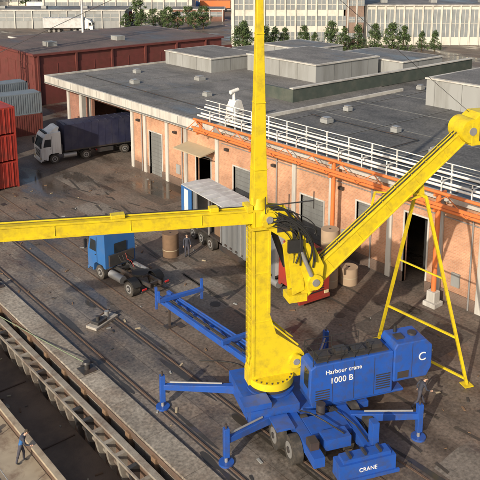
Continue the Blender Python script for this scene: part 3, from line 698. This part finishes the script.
for yy in (-1.7,-.65):
    for z in(3.8,4.1): m.cyl((1.8,yy,z),(4.6,yy,z),.016,BLK,n=6)
    x=1.8
    while x<=4.61: m.cyl((x,yy,3.3),(x,yy,4.1),.016,BLK,n=6); x+=.7
for z in(3.8,4.1): m.cyl((1.8,-1.7,z),(1.8,-.65,z),.016,BLK,n=6)
m.cyl((6.5,-.8,3.8),(6.5,-.8,4.15),.08,BLK); m.cyl((7.2,-1.2,3.8),(7.2,-1.2,3.9),.22,DSTEEL); m.box(6.2,6.6,-1.5,-1.1,3.8,3.9,DSTEEL)
m.quad([(1.61,-1.6,2.2),(1.61,-1.1,2.2),(1.635,-1.1,3.1),(1.635,-1.6,3.1)],GLASS)
m.cyl((7.9,-1.6,3.0),(8.1,-1.6,3.0),.08,YELL); m.box(7.95,8.0,-1.5,-.7,2.4,2.9,DSTEEL)
m.obj('house_details',parent=C)
WT=mat('white_lettering',(.72,.72,.72),.5,var=.02)
text('Harbour crane',.31,WT,C,(3.3,-1.83,2.9),(rad(90),0,rad(0))); text('1000 B',.42,WT,C,(3.2,-1.83,2.4),(rad(90),0,0),'model_lettering'); text('C',.6,WT,C,(7.4,-1.9,2.75),(rad(90),0,0),'emblem')
# chassis
m=MB()
m.box(-1.2,1.15,-1.75,1.7,.85,1.68,BLU); m.box(1.15,4.6,-1.9,1.7,.85,1.15,BLU)
m.cyl((.35,0,1.68),(.35,0,2.0),1.0,DSTEEL,n=36); m.cyl((.35,0,1.7),(.35,0,1.8),1.15,BLU,n=36)
m.box(.5,1.0,-4.9,-1.76,.8,1.25,BLU); m.box(2.9,3.4,-4.9,-1.92,.8,1.25,BLU)
m.box(1.02,2.88,-3.6,-2.3,1.05,1.3,BLU); m.box(1.3,2.5,-4.3,-3.61,1.0,1.5,BLU)
m.box(1.02,2.88,-3.05,-2.75,.75,1.04,BLU)
m.box(1.35,3.95,-5.6,-4.91,.45,1.2,BLU); m.box(1.55,3.75,-5.5,-5.0,1.2,1.36,BLU); m.box(1.2,4.1,-5.68,-5.6,.4,.55,BLU)
m.box(3.2,3.5,-4.9,-4.5,1.25,2.3,BLU)
for a in (1.9,2.6,3.3): m.box(a-.05,a+.05,-5.45,-5.05,1.36,1.48,DSTEEL)
m.box(-1.5,-.2,-1.7,-.9,1.685,1.95,BLU); m.box(-.4,.45,-2.9,-1.9,1.3,1.40,BLU)
for k in range(5): m.box(3.6+.05,4.5,-1.7+k*.3,-1.5+k*.3,1.15,1.158,DSTEEL)
m.cyl((2.0,-2.2,1.3),(2.0,-2.2,1.75),.22,DSTEEL); m.box(.55,.95,-4.4,-3.9,1.25,1.6,DSTEEL); m.tube([(1,-2,1.5),(1.3,-2.6,1.7),(1.8,-3.3,1.6),(2.2,-4.2,1.6)],.035,BLK); m.tube([(2.5,-2,1.4),(2.7,-2.9,1.5),(3.1,-3.6,1.35),(3.1,-4.7,1.35)],.03,BLK)
m.obj('chassis',parent=C,bevel=.025)
text('CRANE',.26,WT,C,(2.65,-5.61,.76),(rad(90),0,0),'front_lettering')
m=MB()
def outr(fx,fy,ax,ay,za=1.1):
    f=Vector((fx,fy,0)); a=Vector((ax,ay,za)); 
    m.beam(a,(fx,fy,1.15),.32,.4,BLU,.22,.26); m.box(fx-.13,fx+.13,fy-.13,fy+.13,.35,1.75,BLU); m.cyl((fx,fy,.1),(fx,fy,.4),.08,STEEL); m.cyl((fx,fy,0),(fx,fy,.1),.34,BLU,n=20); m.cyl((fx,fy,1.75),(fx,fy,1.95),.05,DSTEEL)
    b=a.lerp(Vector((fx,fy,1.15)),.2)+Vector((0,0,.26)); m.cyl(b,(fx*.9+a.x*.1,fy*.9+a.y*.1,1.4),.05,STEEL,n=8)
outr(-4.44,2.2,-1.0,1.0); outr(-2.6,-2.5,-.2,-1.6); outr(6.3,-3.6,3.3,-2.6); outr(4.9,3.6,3.5,1.6)
m.obj('outriggers',parent=C,bevel=.02)
m=MB()
for X in (21.3,22.1):
    m.beam(Lc(X,24.6,1.55),Lc(X+.1,33.4,1.7),.2,.34,BLU)
for Y in (25.5,27.1,28.7,30.3,31.9,33.2): m.beam(Lc(21.3,Y,1.6),Lc(22.2,Y,1.6),.12,.18,BLU)
for k in range(6): a=25.2+k*1.6-(.1 if k else 0); m.beam(Lc(21.4,a,1.62),Lc(22.1,min(33.2,a+1.5),1.66),.07,.1,BLU)
m.beam(Lc(20.9,32.4,2.0),Lc(23.8,32.0,2.0),.22,.24,BLU)
m.beam(Lc(21.3,33.3,1.0),Lc(21.3,33.3,2.4),.16,.16,BLU); m.beam(Lc(20.9,32.4,1.9),Lc(20.9,32.4,2.6),.14,.14,BLU)
m.beam(Lc(21.75,32.6,0),Lc(21.75,32.6,1.5),.14,.14,DSTEEL); m.beam(Lc(21.4,32.6,.03),Lc(22.1,32.6,.03),.5,.06,DSTEEL)
m.beam(Lc(23.7,32,1.4),Lc(23.7,32,2.7),.16,.16,BLU); m.beam(Lc(20.9,26.5,2.0),Lc(23.6,26.2,2.0),.2,.25,BLU); m.beam(Lc(23.6,26.2,1.6),Lc(23.6,26.2,2.5),.16,.16,BLU)
m.cyl(Lc(21.4,25,1.9),Lc(21.45,32,1.98),.06,BLK); m.cyl(Lc(22.1,25,1.85),Lc(22.1,32,1.93),.05,BLU)
m.obj('rear_frame',parent=C,bevel=.02)
m=MB()
for (x,y) in ((-.05,-2.15),(.25,-3.25),(3.75,-1.9),(3.95,-3.0),(1.15,-2.15),(1.3,-3.25),(2.7,-2.0),(2.75,-3.1)):
    m.cyl((x-.22,y,.62),(x+.22,y,.62),.62,TYRE,n=28)
    for sgn in(-1,1): m.cyl((x+sgn*.22,y,.62),(x+sgn*.235,y,.62),.36,STEEL,n=20); m.cyl((x+sgn*.22,y,.62),(x+sgn*.28,y,.62),.14,DSTEEL,n=12)
m.obj('wheels',parent=C,bevel=.04)

# ------------------------------------------------------------------ background
def FR(F,R): return (.6409*F+.7676*R,.7676*F-.6409*R)
def simple_building(name,x0,y0,L,D,H,rz,wall,roof,floors=2,bay=3.0,glass=GLASS,pil=LCONC,winfrac=.6):
    e=empty(name,(x0,y0,0),rz)
    m=MB(); m.box(0,L,0,D,0,H,wall); m.obj('walls',parent=e)
    m=MB(); m.box(-.3,L+.3,-.3,D+.3,H,H+.3,LCONC if wall is not MAROON else MAROON); m.box(.1,L-.1,.1,D-.1,H+.3,H+.33,roof)
    for k in range(int(L/12)): m.box(5+k*12,6.5+k*12,D*.3,D*.3+2,H+.33,H+1.0,GREYP)
    m.obj('roof',parent=e)
    m=MB(); fh=H/floors
    for f in range(floors):
        za=f*fh+fh*(1-winfrac)*.7; zb=za+fh*winfrac
        k=.5
        while k<L-bay*.5:
            m.box(k+.25,k+bay-.25,-.06,-.002,za,zb,glass); m.box(k+bay/2-.06,k+bay/2+.06,-.1,-.06,za,zb,pil); m.box(k+.25,k+bay-.25,-.1,-.06,(za+zb)/2-.05,(za+zb)/2+.05,pil); k+=bay
        k=.5
        while k<D-bay*.5: m.box(-.06,-.002,k+.25,k+bay-.25,za,zb,glass); m.box(-.1,-.06,k+bay/2-.06,k+bay/2+.06,za,zb,pil); k+=bay
    m.obj('windows',parent=e)
    m=MB(); k=.5
    while k<L: m.box(k-.15,k+.15,-.3,0,0,H,pil); k+=bay
    m.obj('pilasters',parent=e)
    return e
CREAM=mat('cream_render',(.56,.54,.48),.7,var=.08,dirt=(.36,.34,.3),dirt_amt=.6,dscale=.3)
GLB=mat('pale_window',(.22,.24,.25),.25,var=.35,scale=.5)
RZ=rad(-39.86)
x,y=FR(166,-2); simple_building('white_office_block',x,y,26,14,15,RZ,CREAM,ROOF,4,2.4,GLB,CREAM,.62)
x,y=FR(166,24.5); simple_building('brick_stair_tower',x,y,4.2,6,19,RZ,BRICKB,ROOF,5,2,GLB,LCONC,.35)
x,y=FR(168,29.2); simple_building('white_industrial_hall',x,y,60,20,9.2,RZ,CREAM,ROOFL,1,2.2,GLB,CREAM,.7)
m=MB()
a=FR(195,25);b=FR(195,120);c=FR(330,180);d=FR(330,25)
m.add([(a[0],a[1],0),(b[0],b[1],0),(c[0],c[1],9),(d[0],d[1],9)],[(0,1,2,3)],GRASS); m.obj('grass_bank')
simple_building('maroon_warehouse',42,96,34,20,7.2,0,MAROON,ROOFBR,1,6,MAROON,MAROON,.4)
simple_building('brown_warehouse',58,128,34,16,4.2,0,BRICKR,ROOFBR,1,5,GLB,LCONC,.4)
simple_building('low_grey_shed',70,88,18,14,4.0,0,GREYP,ROOFL,1,5,GLB,LCONC,.4)
x,y=FR(205,-75); simple_building('grey_shed',x,y,42,14,5,RZ,GREYP,ROOFL,1,5,GLB,LCONC,.4)
x,y=FR(240,-66); simple_building('long_shed',x,y,50,16,6,RZ,CREAM,ROOFBR,1,4,GLB,LCONC,.4)
x,y=FR(225,-22); simple_building('depot_building',x,y,17,10,3.6,RZ,BRICKR,ROOFL,1,4,GLB,LCONC,.4)
x,y=FR(290,-110); simple_building('distant_block',x,y,70,16,9,RZ,CREAM,ROOF,2,4,GLB,LCONC,.5)
x,y=FR(310,-30); simple_building('distant_terrace',x,y,60,14,9,RZ,BRICKB,ROOF,3,4,GLB,LCONC,.5)
m=MB(); m.cyl((0,0,0),(0,0,34),.24,WHITE,r2=.14,n=10); m.box(-1.2,1.2,-.3,.3,33,33.6,STEEL); m.cyl((0,0,0),(0,0,1),.45,CONC)
m.obj('lamp_mast',(61.5,118.5,0))
def lorry(F,R,rz,a,b):
    x,y=FR(F,R); T=empty('parked_lorry',(x,y,0),rz); m=MB(); tractor(m,a); m.obj('tractor_unit',parent=T)
    m=MB(); trailer(m,-2.5,11,b,b,'box'); m.box(-13.4,-2.6,-1.24,1.24,1.3,3.9,b); m.obj('trailer',parent=T)
lorry(262,-14,RZ,TBLUE,TBLUE); lorry(262,-1,RZ,ORANGE,ORANGE); lorry(255,-62,RZ,WHITE,WHITE); lorry(215,-30,RZ+.3,WHITE,RED); lorry(270,-40,RZ,WHITE,TARP); lorry(275,-26,RZ,RED,TBLUE); lorry(195,-40,RZ,WHITE,TARP)
def tree_mesh(seed,h,cone=False):
    r=random.Random(seed); m=MB(); m.cyl((0,0,0),(r.uniform(-.1,.1),0,h*.6),h*.035,BARK,r2=h*.012,n=8)
    for k in range(7):
        z=h*(.25+.08*k); a=r.uniform(0,6.28); m.cyl((0,0,z),(math.cos(a)*h*.2,math.sin(a)*h*.2,z+h*.15),h*.012,BARK,r2=h*.004,n=5)
    cl=[]
    for k in range(64):
        t=r.random()**.85; z=h*(.14+.84*t); R=h*(.36*(1-t)**.7+.03) if cone else h*.36*math.sin(math.pi*(.12+.82*t))**.8
        a=r.uniform(0,6.28); q=R*r.uniform(.2,1); cl.append((math.cos(a)*q,math.sin(a)*q,z,h*r.uniform(.06,.11)))
    for cx,cy_,cz,cr in cl:
        mt=LEAF if r.random()<.55 else LEAF2
        for _ in range(34):
            v=Vector((r.gauss(0,1),r.gauss(0,1),r.gauss(0,1))).normalized()*cr*r.uniform(.4,1.1); c=Vector((cx,cy_,cz))+v
            s=h*.028; a=Vector((r.uniform(-1,1),r.uniform(-1,1),r.uniform(-1,1))).normalized()*s; b=a.cross(Vector((r.uniform(-1,1),r.uniform(-1,1),1))).normalized()*s
            m.quad([c-a,c-b*.6,c+a,c+b*.6],mt)
    o=m.obj('tree_proto'); me=o.data; bpy.data.objects.remove(o); return me
TM=[tree_mesh(1,5.2,True),tree_mesh(2,5.4,True),tree_mesh(3,5.6,False),tree_mesh(4,7.5,False)]
def tree(F,R,k,s=1,name='conifer_tree'):
    x,y=FR(F,R); o=bpy.data.objects.new(name,TM[k]); scene.collection.objects.link(o); o.location=(x,y,0); o.scale=(s,s,s*random.uniform(.9,1.1)); o.rotation_euler=(0,0,random.uniform(0,6))
for i in range(14): tree(156+random.uniform(-2,2),1+i*3.2+random.uniform(-.9,.9),random.choice([0,1,2]),random.uniform(.8,1.25))
tree(150,0.5,2,1.2,'deciduous_tree'); tree(152,5,3,.85,'deciduous_tree')
for i in range(10): tree(203+random.uniform(-6,8),-32+i*2.4,2+i%2,random.uniform(.7,1.1),'deciduous_tree')
for i in range(16): tree(285+random.uniform(-15,15),-110+i*9,2+i%2,random.uniform(1.2,2),'deciduous_tree')
for i in range(14): tree(215+random.uniform(-5,25),28+i*5.5,2+i%2,random.uniform(1.2,1.8),'deciduous_tree')

# ------------------------------------------------------------------ light, world, camera
sun_dir=Vector((-.93,-.34,0)).normalized(); el=rad(25)
L=bpy.data.lights.new('sun','SUN'); L.energy=4.9; L.angle=rad(.53); L.color=(1,.88,.71)
lo=bpy.data.objects.new('sun',L); scene.collection.objects.link(lo)
vec=Vector((sun_dir.x*math.cos(el),sun_dir.y*math.cos(el),math.sin(el)))
lo.rotation_euler=vec.to_track_quat('Z','Y').to_euler(); lo.location=(0,0,60)
w=bpy.data.worlds.new('World'); scene.world=w; w.use_nodes=True; nt=w.node_tree
sk=nt.nodes.new('ShaderNodeTexSky'); sk.sky_type='NISHITA'; sk.sun_disc=False; sk.sun_elevation=el; sk.sun_rotation=math.atan2(vec.x,vec.y); sk.dust_density=4; sk.air_density=1
nt.links.new(sk.outputs[0],nt.nodes['Background'].inputs[0]); nt.nodes['Background'].inputs[1].default_value=.135

cam=bpy.data.cameras.new('camera'); co=bpy.data.objects.new('camera',cam); scene.collection.objects.link(co); scene.camera=co
co.location=(0,0,22); co.rotation_euler=(rad(90)-math.atan(150/714),0,RZ)
cam.sensor_width=36; cam.lens=36*714/480; cam.shift_y=-140/480; cam.clip_start=.5; cam.clip_end=6000
scene.view_settings.view_transform='Standard'; scene.view_settings.look='None'; scene.view_settings.exposure=0
